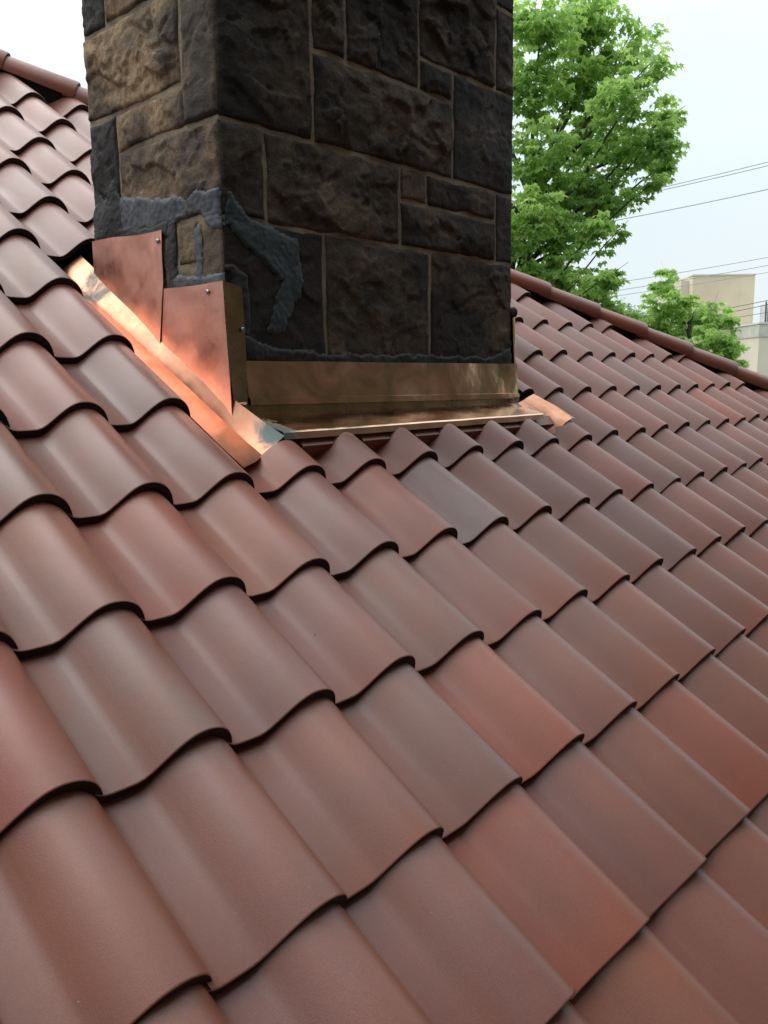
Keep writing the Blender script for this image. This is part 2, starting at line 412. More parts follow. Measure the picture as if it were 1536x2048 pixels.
# hip: nailer board and caps
hd = Vector((1, HIP_K, 0)).normalized(); hs = Vector((-hd.y, hd.x, 0))
def hip_pt(s, side, n): 
    p = Vector((0, HIP_C, 0)) + hd * s + hs * side
    return (p.x, p.y, n)
s0, s1 = 0.2, 7.6
nv = [hip_pt(s0, -0.02, dk), hip_pt(s1, -0.02, dk), hip_pt(s1, 0.02, dk), hip_pt(s0, 0.02, dk), hip_pt(s0, -0.02, 0.068), hip_pt(s1, -0.02, 0.068), hip_pt(s1, 0.02, 0.068), hip_pt(s0, 0.02, 0.068)]
build('hip_board', nv, BOXF, M_felt, roof)
CAPL = 0.362; CAPS = 0.310
def cap_mesh():
    seg = 14; r0, r1 = 0.062, 0.053; th = 0.011
    verts = []; faces = []; mats = []
    rows = [(0.0, r1 * 0.985, 0.0), (0.006, r1, 0.0), (CAPL * 0.5, (r0 + r1) / 2, 0.0), (CAPL - 0.006, r0, 0.0), (CAPL, r0 - 0.003, 0.0)]
    def ring(x, r):
        return [(x, -r * 1.02 * math.cos(math.pi * k / seg), r * (math.sin(math.pi * k / seg)) ** 0.9 * 0.95) for k in range(seg + 1)]
    n = seg + 1
    for x, r, _ in rows: verts += ring(x, r)
    for j in range(len(rows) - 1):
        for k in range(seg):
            faces.append((j * n + k, (j + 1) * n + k, (j + 1) * n + k + 1, j * n + k + 1)); mats.append(0)
    for x, r, fl in ((CAPL, r0 - 0.003, 1), (0.0, r1 * .985, 0)):
        b = len(verts); verts += ring(x, r); verts += ring(x, r - th)
        for k in range(seg):
            f = (b + k, b + k + 1, b + n + k + 1, b + n + k); faces.append(f if not fl else tuple(reversed(f))); mats.append(1)
    b = len(verts); verts += ring(0, r1 - th) + ring(CAPL, r0 - th)
    for k in range(seg):
        faces.append((b + k + 1, b + n + k + 1, b + n + k, b + k)); mats.append(1)
    me = bpy.data.meshes.new('hip_cap'); me.from_pydata(verts, [], faces); me.update()
    me.materials.append(M_cap); me.materials.append(M_end)
    me.polygons.foreach_set('material_index', mats); me.polygons.foreach_set('use_smooth', [m_ == 0 for m_ in mats])
    return me
CAP = cap_mesh()
ang = math.atan2(hd.y, hd.x)
s = 0.625
while s < 7.2:
    o = mesh_obj('hip_cap', CAP, None, roof, hip_pt(s, rng.uniform(-0.002, 0.002), 0.053))
    o.rotation_euler = (rng.uniform(-0.02, 0.02), -0.026 + rng.uniform(-0.004, 0.004), ang + rng.uniform(-0.006, 0.006))
    c = PAL[rng.choice('RRPPR')]; k = rng.uniform(0.95, 1.08); o.color = (c[0] * k, c[1] * k, c[2] * k, 1)
    s += CAPS

# ================================================================== CHIMNEY
CX0, CX1, CY0, CY1 = 0.781, 2.046, 0.7245, 1.339
CZ0, CZ1 = 0.20, 2.35                        # relative to Z0
chim = empty('stone_chimney', ((CX0 + CX1) / 2, (CY0 + CY1) / 2, Z0 + 0.45))
tag(chim, 'square soot-blackened sandstone chimney with copper flashing rising from the tiled roof', 'chimney')
CO = Vector(chim.location)
def cpart(name, verts, faces, mat, smooth=False, parent=None):
    return build(name, [Vector(v) - CO for v in verts], faces, mat, parent or chim, smooth=smooth)

JB = 0.0068                                   # half a joint
core = boxverts(CX0 + 0.001, CX1 - 0.001, CY0 + 0.001, CY1 - 0.001, Z0 + CZ0, Z0 + CZ1)
cpart('mortar_core', core, BOXF, M_mortar)

# face 'F': a = X, outward -Y ; 'L': a = Y, outward -X ; 'R': a = Y, outward +X
def face_pt(face, a, z, h):
    if face == 'F': return Vector((a, CY0 - h, z + Z0))
    if face == 'L': return Vector((CX0 - h, a, z + Z0))
    return Vector((CX1 + h, a, z + Z0))
STONES = []                                  # (patches, material, amplitude, seed); patch = (face, a0, a1, z0, z1, corner side)
def S_(patches, mat, amp=1.0): STONES.append((patches, mat, amp, len(STONES) * 7.31 + 3.1))
D_, T_, P_, C_ = M_stone_dark, M_stone_tan, M_stone_pale, M_stone_char
F = 'F'; Lf = 'L'; Rt = 'R'
# corner stones (one stone, two faces)
S_([(F, CX0, 1.096, 1.206, 1.80), (Lf, CY0, 0.866, 1.209, 1.80)], 'corner', 0.8)
S_([(F, CX0, 0.922, 0.975, 1.206), (Lf, CY0, 1.187, 0.985, 1.209)], 'corner', 0.8)
S_([(F, CX0, 1.123, 0.610, 0.975), (Lf, CY0, 0.822, 0.620, 0.985)], 'corner2', 0.35)
S_([(F, CX0, 1.20, 1.80, 2.34), (Lf, CY0, 1.02, 1.80, 2.34)], 'corner', 0.8)
# front
S_([(F, 1.096, 1.224, 1.443, 1.62)], D_); S_([(F, 1.096, 1.224, 1.62, 1.80)], D_)
S_([(F, 1.224, 1.541, 1.443, 1.90)], D_)
S_([(F, 1.541, 1.940, 1.535, 1.90)], D_); S_([(F, 1.940, CX1, 1.535, 1.80)], C_, 0.6)
S_([(F, 1.541, 1.706, 1.443, 1.535)], D_, 0.7)
S_([(F, 1.096, 1.706, 1.206, 1.443)], D_, 1.0)
S_([(F, 1.706, CX1, 1.206, 1.535)], C_, 0.5)
S_([(F, 0.922, 1.444, 0.972, 1.206)], D_, 1.0)
S_([(F, 1.444, 1.573, 1.108, 1.206)], D_, 0.6); S_([(F, 1.573, 1.945, 1.108, 1.206)], D_, 0.7)
S_([(F, 1.444, 1.945, 0.972, 1.108)], D_, 0.9); S_([(F, 1.945, CX1, 0.972, 1.206)], C_, 0.5)
S_([(F, 1.123, 1.586, 0.610, 0.972)], D_, 0.55); S_([(F, 1.586, CX1, 0.610, 0.972)], D_, 0.55)
S_([(F, 1.20, 1.224, 1.80, 1.90)], D_, 0.1)
S_([(F, 1.224, 1.70, 1.90, 2.34)], D_); S_([(F, 1.70, CX1, 1.90, 2.34)], D_); S_([(F, 1.940, CX1, 1.80, 1.90)], C_, 0.5)
# left
S_([(Lf, 0.866, CY1, 1.312, 1.545)], T_, 0.9)
S_([(Lf, 0.858, 1.193, 1.209, 1.312)], T_, 0.7)
S_([(Lf, 1.187, CY1, 0.955, 1.312)], C_, 0.9)
S_([(Lf, 0.866, 1.215, 1.545, 1.80)], T_, 0.7); S_([(Lf, 1.215, CY1, 1.545, 1.80)], C_, 0.7)
S_([(Lf, 1.02, CY1, 1.80, 2.34)], T_, 0.8)
S_([(Lf, 0.822, 0.925, 0.870, 0.985)], P_, 0.4); S_([(Lf, 0.822, 0.925, 0.700, 0.870)], P_, 0.4)
S_([(Lf, 0.925, 1.187, 0.70, 0.985)], P_, 0.4); S_([(Lf, 1.187, CY1, 0.75, 0.955)], P_, 0.3)
# right (out of sight from the front left)
for zz0, zz1, sp in ((0.75, 0.97, 1.0), (0.97, 1.206, 1.12), (1.206, 1.535, 0.95), (1.535, 1.80, 1.1), (1.80, 2.34, 1.0)):
    S_([(Rt, CY0 + 0.006, sp, zz0, zz1)], D_, 0.7); S_([(Rt, sp, CY1, zz0, zz1)], D_, 0.7)

def rock(face, a, z, a0, a1, z0, z1, amp, seed):
    """how far the rock face stands out of the wall plane"""
    da = min(a - a0, a1 - a); dz = min(z - z0, z1 - z)
    e = 0.006
    env = min(1.0, max(0.0, da) / e) * min(1.0, max(0.0, dz) / e)
    env = env ** 0.6
    e2 = min(1.0, max(0.0, min(da, dz)) / 0.045)
    w = mn.noise_vector(Vector((a * 7 + seed, z * 7, seed))) * 0.10
    q = Vector((a * 3.8 + seed + w.x, z * 6.0 - seed + w.y, seed * 0.7))
    # fractured faces: tilted facets with scarps between them, at two sizes
    def facet(p, k):
        d_, pts_ = mn.voronoi(p * k)
        c_ = pts_[0]; h_ = mn.cell_vector(c_ * 7.3 + Vector((3.1, 1.7, 5.2)))
        r_ = p * k - c_
        return (h_.x - 0.5) + (h_.y - 0.5) * r_.x * 1.1 + (h_.z - 0.5) * r_.y * 1.3
    big = mn.fractal(q * 0.6 + Vector((9, 3, 1)), 1.0, 2.1, 4)
    qq = Vector((a * 1.0 + w.x * 0.25, z * 1.35 + w.y * 0.25, seed * 1.7))
    fac = 0.009 + 0.016 * facet(qq, 8.0) + 0.007 * facet(qq, 21.0) + 0.007 * big
    fine = 0.0024 * mn.fractal(Vector((a * 24, z * 34, seed)), 0.7, 2.0, 5)
    return 0.0025 * min(1, env * 2) + (env * (0.35 + 0.65 * e2) * max(-0.002, fac)) * amp + fine * env
def stone_patch(face, a0, a1, z0, z1, amp, seed, corner, end):
    da0 = 0.0 if corner else JB; da1 = JB
    if end: da1 = 0.001
    A0, A1, B0, B1 = a0 + da0, a1 - da1, z0 + JB, z1 - JB
    na = max(4, int((A1 - A0) / 0.0065)); nz = max(4, int((B1 - B0) / 0.0065))
    vs = []; fs = []
    for k in range(nz + 1):
        for i in range(na + 1):
            a = A0 + (A1 - A0) * i / na; z = B0 + (B1 - B0) * k / nz
            h = rock(face, a, z, A0, A1, B0, B1, amp, seed)
            # uneven arrises
            if i in (0, na) and not (corner and i == 0): a += 0.0075 * mn.noise(Vector((z * 13, seed, i))) + 0.002 * mn.noise(Vector((z * 60, seed, i)))
            if k in (0, nz): z += 0.0075 * mn.noise(Vector((a * 13, seed, k + 50))) + 0.002 * mn.noise(Vector((a * 60, seed, k)))
            vs.append(face_pt(face, a, z, h))
    n = na + 1
    flip = (face == 'L')
    for k in range(nz):
        for i in range(na):
            f = (k * n + i, k * n + i + 1, (k + 1) * n + i + 1, (k + 1) * n + i)
            fs.append(tuple(reversed(f)) if flip else f)
    # sides going back into the wall
    border = [i for i in range(n)] + [k * n + na for k in range(1, nz + 1)] + [nz * n + i for i in range(na - 1, -1, -1)] + [k * n for k in range(nz - 1, 0, -1)]
    base = len(vs)
    bk = {'F': Vector((0, 0.05, 0)), 'L': Vector((0.05, 0, 0)), 'R': Vector((-0.05, 0, 0))}[face]
    for b_ in border: vs.append(vs[b_] + bk)
    m_ = len(border)
    for q in range(m_):
        f = (border[(q + 1) % m_], border[q], base + q, base + (q + 1) % m_)
        fs.append(tuple(reversed(f)) if flip else f)
    return vs, fs
HT = []                                      # lookup for the mastic lying over the stones
for patches, mat, amp, seed in STONES:
    vs = []; fs = []; mi = []
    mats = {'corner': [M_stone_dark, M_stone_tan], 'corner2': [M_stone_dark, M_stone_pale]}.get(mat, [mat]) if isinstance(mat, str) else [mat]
    for pi, (face, a0, a1, z0, z1) in enumerate(patches):
        corner = len(patches) == 2
        end = (face == 'F' and a1 == CX1) or (face != 'F' and a1 == CY1)
        v, f = stone_patch(face, a0, a1, z0, z1, amp, seed + pi * 1.3, corner, end)
        b_ = len(vs); vs += v; fs += [tuple(x + b_ for x in q) for q in f]; mi += [min(pi, len(mats) - 1)] * len(f)
        HT.append((face, a0, a1, z0, z1, amp, seed + pi * 1.3, 0.0 if corner else JB, 0.001 if end else JB))
    c = sum((Vector(v) for v in vs), Vector()) / len(vs)
    o = cpart('stone', vs, fs, mats[0])
    for mm in mats[1:]: o.data.materials.append(mm)
    o.data.polygons.foreach_set('material_index', mi)
    o.data.polygons.foreach_set('use_smooth', [True] * len(mi))
def wall_h(face, a, z):
    for fc, a0, a1, z0, z1, amp, seed, d0, d1 in HT:
        if fc == face and a0 <= a <= a1 and z0 <= z <= z1:
            return max(0.0, rock(face, a, z, a0 + d0, a1 - d1, z0 + JB, z1 - JB, amp, seed))
    return 0.0

def in_poly(x, y, P):
    c = False; n = len(P); j = n - 1
    for i in range(n):
        if (P[i][1] > y) != (P[j][1] > y) and x < (P[j][0] - P[i][0]) * (y - P[i][1]) / (P[j][1] - P[i][1]) + P[i][0]: c = not c
        j = i
    return c
def edge_dist(x, y, P):
    best = 9
    for i in range(len(P)):
        ax, ay = P[i]; bx, by = P[(i + 1) % len(P)]
        dx, dy = bx - ax, by - ay; l = dx * dx + dy * dy or 1e-9
        t_ = max(0, min(1, ((x - ax) * dx + (y - ay) * dy) / l))
        best = min(best, math.hypot(x - ax - dx * t_, y - ay - dy * t_))
    return best
def smear(name, face, P, mat, thick=0.006, cell=0.0042, seed=0.0, rag=0.010, label=None):
    """trowelled mastic: a ragged sheet that follows the rock face"""
    xs = [p[0] for p in P]; ys = [p[1] for p in P]
    x0, y0 = min(xs) - 0.015, min(ys) - 0.015
    nx = int((max(xs) + 0.015 - x0) / cell) + 1; ny = int((max(ys) + 0.015 - y0) / cell) + 1
    vid = {}; vs = []; fs = []
    val = {}
    for i in range(nx + 1):
        for k in range(ny + 1):
            x = x0 + i * cell; y = y0 + k * cell
            d = edge_dist(x, y, P); d = d if in_poly(x, y, P) else -d
            d += rag * mn.fractal(Vector((x * 19 + seed, y * 19, seed)), 0.75, 2.2, 6)
            val[i, k] = d
    def vert(i, k):
        if (i, k) in vid: return vid[i, k]
        x = x0 + i * cell; y = y0 + k * cell; d = val[i, k]
        # smooth the wall below a little: mastic bridges the joints
        h = sum(wall_h(face, x + a, y + b_) for a, b_ in ((0, 0), (0.024, 0), (-0.024, 0), (0, 0.024), (0, -0.024), (0.012, 0.012), (-0.012, 0.012), (0.012, -0.012), (-0.012, -0.012))) / 9
        h = 0.003 + 0.95 * h
        e = max(-0.8, min(1.0, d / 0.005))
        tr = 0.5 + 0.5 * mn.noise(Vector((x * 9 + seed, y * 30, seed)))
        h += thick * 0.45 * (e if e < 0 else e ** 0.5) * (0.6 + 0.7 * tr) + 0.0016 * mn.fractal(Vector((x * 70, y * 70, seed)), 0.6, 2, 4)
        vid[i, k] = len(vs); vs.append(face_pt(face, x, y, h)); return vid[i, k]
    for i in range(nx):
        for k in range(ny):
            if max(val[i, k], val[i + 1, k], val[i + 1, k + 1], val[i, k + 1]) > 0:
                f = (vert(i, k), vert(i + 1, k), vert(i + 1, k + 1), vert(i, k + 1))
                fs.append(tuple(reversed(f)) if face == 'L' else f)
    o = cpart(name, vs, fs, mat, smooth=True)
    if label: o['label'] = label
    return o
# mastic on the front
smear('mastic_smear', 'F', [(0.786, 0.955), (0.80, 1.03), (0.83, 1.00), (0.868, 0.977), (0.94, 0.965), (1.019, 0.94), (1.033, 0.867), (1.012, 0.787), (0.985, 0.74), (0.955, 0.70), (0.905, 0.698),
      (0.925, 0.745), (0.945, 0.80), (0.965, 0.835), (0.93, 0.86), (0.885, 0.885), (0.83, 0.925)], M_seal_blue, 0.006, seed=2.0, rag=0.012, label='blue-grey mastic smeared in a bent stripe')
smear('tar_bead', 'F', [(0.80, 0.607), (0.80, 0.70), (0.86, 0.675), (0.95, 0.652), (1.15, 0.640), (1.5, 0.646), (1.9, 0.640), (2.0, 0.665), (2.046, 0.70), (2.046, 0.607)], M_tar, 0.010, seed=5.0, rag=0.010, label='black tar bead along the copper')
smear('tar_bead', 'F', [(0.802, 0.69), (0.802, 0.83), (0.783, 0.85), (0.80, 0.86), (0.845, 0.835), (0.850, 0.75), (0.846, 0.69)], M_tar, 0.007, seed=8.0, rag=0.008)
# mastic on the left
smear('mastic_smear', 'L', [(0.727, 0.948), (0.727, 1.040), (0.80, 1.043), (0.90, 1.040), (1.00, 1.055), (1.10, 1.075), (1.185, 1.085), (1.19, 1.02), (1.18, 0.99), (1.06, 0.985), (0.95, 0.99), (0.86, 1.0), (0.80, 0.985), (0.765, 0.955)],
      M_seal_grey, 0.006, seed=11.0, rag=0.012, label='grey mastic trowelled across the stone')
smear('mastic_smear', 'L', [(1.18, 0.95), (1.17, 1.06), (1.215, 1.13), (1.25, 1.07), (1.30, 1.11), (1.336, 1.06), (1.337, 0.945), (1.25, 0.955)], M_tar, 0.007, seed=14.0, rag=0.016)
smear('tar_bead', 'L', [(0.955, 0.955), (0.955, 0.992), (1.10, 0.990), (1.20, 1.01), (1.338, 1.02), (1.338, 0.975), (1.2, 0.968), (1.1, 0.958)], M_tar, 0.008, seed=17.0, rag=0.006)
smear('tar_bead', 'L', [(0.930, 0.80), (0.926, 0.99), (0.955, 0.99), (0.965, 0.90), (0.962, 0.80)], M_tar, 0.007, seed=20.0, rag=0.007)
smear('mastic_smear', 'L', [(0.727, 0.808), (0.727, 0.835), (0.80, 0.835), (0.88, 0.845), (0.955, 0.848), (0.958, 0.815), (0.85, 0.812)], M_seal_grey, 0.006, seed=23.0, rag=0.006)
smear('mastic_smear', 'L', [(0.815, 0.82), (0.832, 0.82), (0.836, 0.95), (0.82, 0.97), (0.808, 0.93)], M_seal_grey, 0.005, seed=26.0, rag=0.004)

# ------------------------------------------------------------------ copper
def sheet(name, P3, mat, nsub=10, dent=0.003, seed=0.0, thick=0.0012, parent=None, patina=None, label=None):
    """bent metal: rows of 3-D points (world), refined bilinearly between them, dented and given thickness"""
    rows = len(P3); cols = len(P3[0])
    ru = []; 
    R_ = [r_ for r_ in range(rows - 1) for _ in range(nsub)]
    def lerp(a, b_, t_): return Vector(a) * (1 - t_) + Vector(b_) * t_
    pts = []
    ri = []
    for r_ in range(rows - 1):
        for q in range(nsub): ri.append((r_, q / nsub))
    ri.append((rows - 2, 1.0))
    ci = []
    for c_ in range(cols - 1):
        for q in range(nsub): ci.append((c_, q / nsub))
    ci.append((cols - 2, 1.0))
    for r_, tr in ri:
        for c_, tcx in ci:
            p = lerp(lerp(P3[r_][c_], P3[r_][c_ + 1], tcx), lerp(P3[r_ + 1][c_], P3[r_ + 1][c_ + 1], tcx), tr)
            pts.append(p)
    n = len(ci); fs = []
    for r_ in range(len(ri) - 1):
        for c_ in range(n - 1):
            fs.append((r_ * n + c_, r_ * n + c_ + 1, (r_ + 1) * n + c_ + 1, (r_ + 1) * n + c_))
    # dents along the mean normal
    a = Vector(P3[0][0]); nrm = (Vector(P3[0][-1]) - a).cross(Vector(P3[-1][0]) - a).normalized()
    out = []
    for p in pts:
        q = p * 7
        out.append(p + nrm * dent * mn.fractal(Vector((q.x + seed, q.y, q.z)), 1.0, 2.0, 2))
    o = cpart(name, out, fs, mat, smooth=True, parent=None)
    # keep folds between the given rows crisp
    at = o.data.attributes.new('patina', 'FLOAT', 'POINT')
    if patina: at.data.foreach_set('value', [patina(p) for p in pts])
    md = o.modifiers.new('thickness', 'SOLIDIFY'); md.thickness = thick; md.offset = 0
    es = o.modifiers.new('crisp', 'EDGE_SPLIT'); es.split_angle = math.radians(40)
    try:
        o.data.set_sharp_from_angle(angle=math.radians(24))
    except Exception: pass
    if label: o['label'] = label
    return o
def screw(parent, pos, nrm, r=0.0065):
    vs = []; fs = []; nrm = Vector(nrm); s = nrm.orthogonal().normalized(); t_ = nrm.cross(s)
    for rr, h in ((1.0, 0.0), (0.95, 0.45), (0.6, 0.8)):
        for k in range(10):
            a = 2 * math.pi * k / 10; vs.append(Vector(pos) + (s * math.cos(a) + t_ * math.sin(a)) * r * rr + nrm * r * h * 0.8)
    for j in range(2):
        for k in range(10): fs.append((j * 10 + k, j * 10 + (k + 1) % 10, (j + 1) * 10 + (k + 1) % 10, (j + 1) * 10 + k))
    fs.append(tuple(20 + k for k in range(10)))
    return build('screw', [v - CO for v in vs], fs, M_screw, parent)

XA = CX0 - 0.014
def lp(y, z, dx=0.0): return Vector((XA - dx, y, z + Z0))
# upper stepped piece
ca = sheet('counter_flashing', [[lp(1.334, 0.985, .004), lp(1.22, 0.984), lp(1.10, 0.974), lp(0.974, 0.972)],
                                [lp(1.342, 0.905, .002), lp(1.23, 0.880), lp(1.11, 0.850), lp(0.978, 0.840, .001)],
                                [lp(1.350, 0.832, .006), lp(1.25, 0.776, .006), lp(1.13, 0.712, .006), lp(1.000, 0.645, .010)]], M_copper, 8, 0.0028, 1.0, label='upper stepped copper sheet')
screw(ca, lp(0.990, 0.945, .003), (-1, 0, 0))
cb = sheet('counter_flashing', [[lp(0.974, 0.820, .003), lp(0.90, 0.818), lp(0.82, 0.816), lp(0.712, 0.818)],
                                [lp(0.986, 0.730, .004), lp(0.91, 0.715), lp(0.83, 0.705), lp(0.706, 0.690)],
                                [lp(1.004, 0.648, .006), lp(0.91, 0.597, .006), lp(0.83, 0.553, .006), lp(0.692, 0.478, .006)]], M_copper, 8, 0.0028, 4.0, label='lower stepped copper sheet')
screw(cb, lp(0.775, 0.795, .003), (-1, 0, 0))
YFp = CY0 - 0.014
def fp(x, z, dy=0.0): return Vector((x, YFp - dy, z + Z0))
# the end of the side piece folded round the corner
cc = sheet('corner_flashing', [[fp(CX0 - 0.016, 0.818, .0), fp(0.822, 0.806)],
                               [fp(CX0 - 0.016, 0.72, .004), fp(0.826, 0.72)],
                               [fp(CX0 - 0.015, 0.60, .012), fp(0.822, 0.60, .008)],
                               [fp(CX0 - 0.010, 0.478, .022), fp(0.815, 0.48, .016)]], M_bronze_dk, 6, 0.003, 7.0)
screw(cc, fp(0.815, 0.700, .006), (0, -1, 0))
# front counter flashing with its hem
cf = sheet('counter_flashing', [[fp(0.822 + (2.062 - 0.822) * k / 8, 0.622, .002) for k in range(9)],
                                [fp(0.822 + (2.062 - 0.822) * k / 8, 0.528 - 0.012 * k / 8, .012) for k in range(9)],
                                [fp(0.822 + (2.062 - 0.822) * k / 8, 0.5265 - 0.012 * k / 8, .018) for k in range(9)],
                                [fp(0.822 + (2.062 - 0.822) * k / 8, 0.509 - 0.012 * k / 8, .019) for k in range(9)]], M_bronze, 5, 0.0060, 9.0, label='browned copper band across the front')
bf = sheet('base_flashing', [[fp(0.80 + 1.27 * k / 6, 0.53, .004) for k in range(7)], [fp(0.80 + 1.27 * k / 6, 0.474, .006) for k in range(7)]], M_bronze_dk, 5, 0.002, 12.0)
# apron: nearly level shelf over the tile heads, its lip turned down
def ap(u, v, n): return roof_pt(u, v, n)
def pat_ends(p):
    u = p.x
    return max(0.0, 1 - (u - 0.80) / 0.12) if u < 1.2 else max(0.0, 1 - (2.06 - u) / 0.16)
N_ = 8
apn = sheet('apron_flashing', [[Vector((0.80 + 1.275 * k / N_, CY0 - 0.018, 0.482 + Z0)) for k in range(N_ + 1)],
                               [ap(0.812 + 1.195 * k / N_, 0.712, 0.065) for k in range(N_ + 1)],
                               [ap(0.812 + 1.195 * k / N_, 0.706, 0.0645) for k in range(N_ + 1)],
                               [ap(0.812 + 1.195 * k / N_, 0.695, 0.052) for k in range(N_ + 1)]], M_apron, 6, 0.0012, 15.0, patina=pat_ends, label='brown copper apron sheet')
# channel down the left side
def pat_gut(p):
    q = w2r(p); v = q[1]
    a = max(0.0, 1 - abs(v - 1.56) / 0.13)
    b_ = max(0.0, 1 - abs(v - 0.74) / 0.12) * max(0.0, min(1.0, (q[0] - 0.752) / 0.03))
    return max(a, b_)
def gut_row(v):
    t_ = (v - 0.86) / 0.84; u_ = 0.750 - 0.028 * t_; n_ = 0.002 - 0.042 * t_
    return [ap(0.655 - 0.018 * t_, v - 0.012, n_ + 0.010), ap((0.655 + 0.750) / 2 - 0.022 * t_, v - 0.006, n_ + 0.005), ap(u_, v, n_), ap((u_ + 0.772) / 2, v, n_ + 0.026), ap(0.772, v, n_ + 0.054)]
gut = sheet('side_flashing', [[ap(0.660, 0.640, 0.024), ap(0.710, 0.662, 0.018), ap(0.756, 0.688, 0.012), ap(0.780, 0.692, 0.034), ap(0.812, 0.700, 0.060)],
                              [ap(0.657, 0.735, 0.018), ap(0.706, 0.752, 0.012), ap(0.753, 0.77, 0.006), ap(0.770, 0.775, 0.030), ap(0.790, 0.78, 0.058)],
                              gut_row(0.88), gut_row(1.15), gut_row(1.42), gut_row(1.72)],
            M_copper_gut, 6, 0.0015, 19.0, patina=pat_gut, label='bright copper channel beside the chimney')
# small folded clip at the corner
sheet('clip', [[ap(0.770, 0.872, 0.046), ap(0.796, 0.848, 0.052)], [ap(0.785, 0.885, 0.044), ap(0.811, 0.861, 0.05)]], M_copper, 3, 0.001, 2.0)
# right-hand side: the upright piece past the corner and the draped end of the right channel
sheet('counter_flashing', [[Vector((CX1 + 0.004, CY0 - 0.020, 0.485 + Z0)), Vector((CX1 + 0.03, CY0 - 0.020, 0.488 + Z0)), Vector((CX1 + 0.03, CY0 + 0.45, 0.80 + Z0))],
                           [Vector((CX1 + 0.010, CY0 - 0.010, 0.64 + Z0)), Vector((CX1 + 0.022, CY0 - 0.010, 0.64 + Z0)), Vector((CX1 + 0.020, CY0 + 0.45, 0.95 + Z0))],
                           [Vector((CX1 + 0.004, CY0 - 0.006, 0.80 + Z0)), Vector((CX1 + 0.018, CY0 - 0.006, 0.80 + Z0)), Vector((CX1 + 0.016, CY0 + 0.45, 1.10 + Z0))]], M_bronze, 5, 0.003, 23.0)
kv = []; kf = []
for j in range(7):
    for k in range(10):
        th = math.pi * j / 6; ph = 2 * math.pi * k / 10
        d = Vector((math.sin(th) * math.cos(ph), math.sin(th) * math.sin(ph), math.cos(th)))
        kv.append(Vector((CX1 + 0.008, CY0 - 0.006, 0.806 + Z0)) + d * (0.019 + 0.006 * mn.noise(d * 2.3)))
for j in range(6):
    for k in range(10): kf.append((j * 10 + k, (j + 1) * 10 + k, (j + 1) * 10 + (k + 1) % 10, j * 10 + (k + 1) % 10))
cpart('tar_lump', kv, kf, M_tar, True)
def pat_r(p): return 0.45 if p.x < 2.075 else 0.0
sheet('side_flashing', [[ap(2.046, 0.655, 0.006), ap(2.075, 0.66, 0.022), ap(2.098, 0.66, 0.058), ap(2.132, 0.662, 0.074), ap(2.168, 0.665, 0.066)],
                        [ap(2.030, 0.73, 0.028), ap(2.060, 0.74, 0.038), ap(2.094, 0.74, 0.060), ap(2.128, 0.745, 0.072), ap(2.162, 0.748, 0.062)],
                        [ap(2.000, 0.815, 0.040), ap(2.03, 0.82, 0.045), ap(2.066, 0.825, 0.058), ap(2.10, 0.83, 0.066), ap(2.13, 0.835, 0.056)]], M_copper_gut, 6, 0.003, 27.0, patina=pat_r, label='copper sheet end draped over a roll')

# clay closure pieces standing in the pans under the apron lip
for i in range(5, 11):
    u = (i - 1) * W
    b_ = [(u - 0.008, 0.690, -0.02), (u + 0.100, 0.690, -0.02), (u + 0.100, 0.720, -0.02), (u - 0.008, 0.720, -0.02),
          (u - 0.008, 0.684, 0.036), (u + 0.100, 0.684, 0.036), (u + 0.100, 0.720, 0.046), (u - 0.008, 0.720, 0.046)]
    o = build('closure_block', b_, BOXF, M_cap, roof); o.color = (*PAL['B'], 1)

# ================================================================== TREES
def leaf_material(name, c0, c1, c2):
    m, t, b = mat_new(name)
    at = t.nodes.new('ShaderNodeAttribute'); at.attribute_name = 'tint'
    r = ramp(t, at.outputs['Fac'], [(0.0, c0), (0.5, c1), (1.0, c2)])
    t.links.new(r.outputs[0], b.inputs['Base Color']); b.inputs['Roughness'].default_value = 0.5
    tl = t.nodes.new('ShaderNodeBsdfTranslucent'); mxs = t.nodes.new('ShaderNodeMixShader'); mxs.inputs[0].default_value = 0.58
    br = mix(t, 1.0, r.outputs[0], (1.3, 1.35, 1.05), 'MULTIPLY')
    t.links.new(br.outputs[0], tl.inputs['Color'])
    t.links.new(b.outputs[0], mxs.inputs[1]); t.links.new(tl.outputs[0], mxs.inputs[2])
    t.links.new(mxs.outputs[0], t.nodes['Material Output'].inputs['Surface'])
    return m
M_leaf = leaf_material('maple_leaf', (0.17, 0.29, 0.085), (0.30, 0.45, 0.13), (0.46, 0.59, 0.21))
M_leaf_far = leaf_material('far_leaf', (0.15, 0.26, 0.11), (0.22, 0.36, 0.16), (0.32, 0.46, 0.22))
m, t, b = mat_new('bark'); M_bark = m
n = noise_node(t, objcoord(t), 14, 6); r = ramp(t, n.outputs['Fac'], [(0.3, (0.025, 0.020, 0.016)), (0.7, (0.075, 0.062, 0.05))]); t.links.new(r.outputs[0], b.inputs['Base Color'])
b.inputs['Roughness'].default_value = 0.9; bump(t, b, n.outputs['Fac'], 0.6, 0.03)

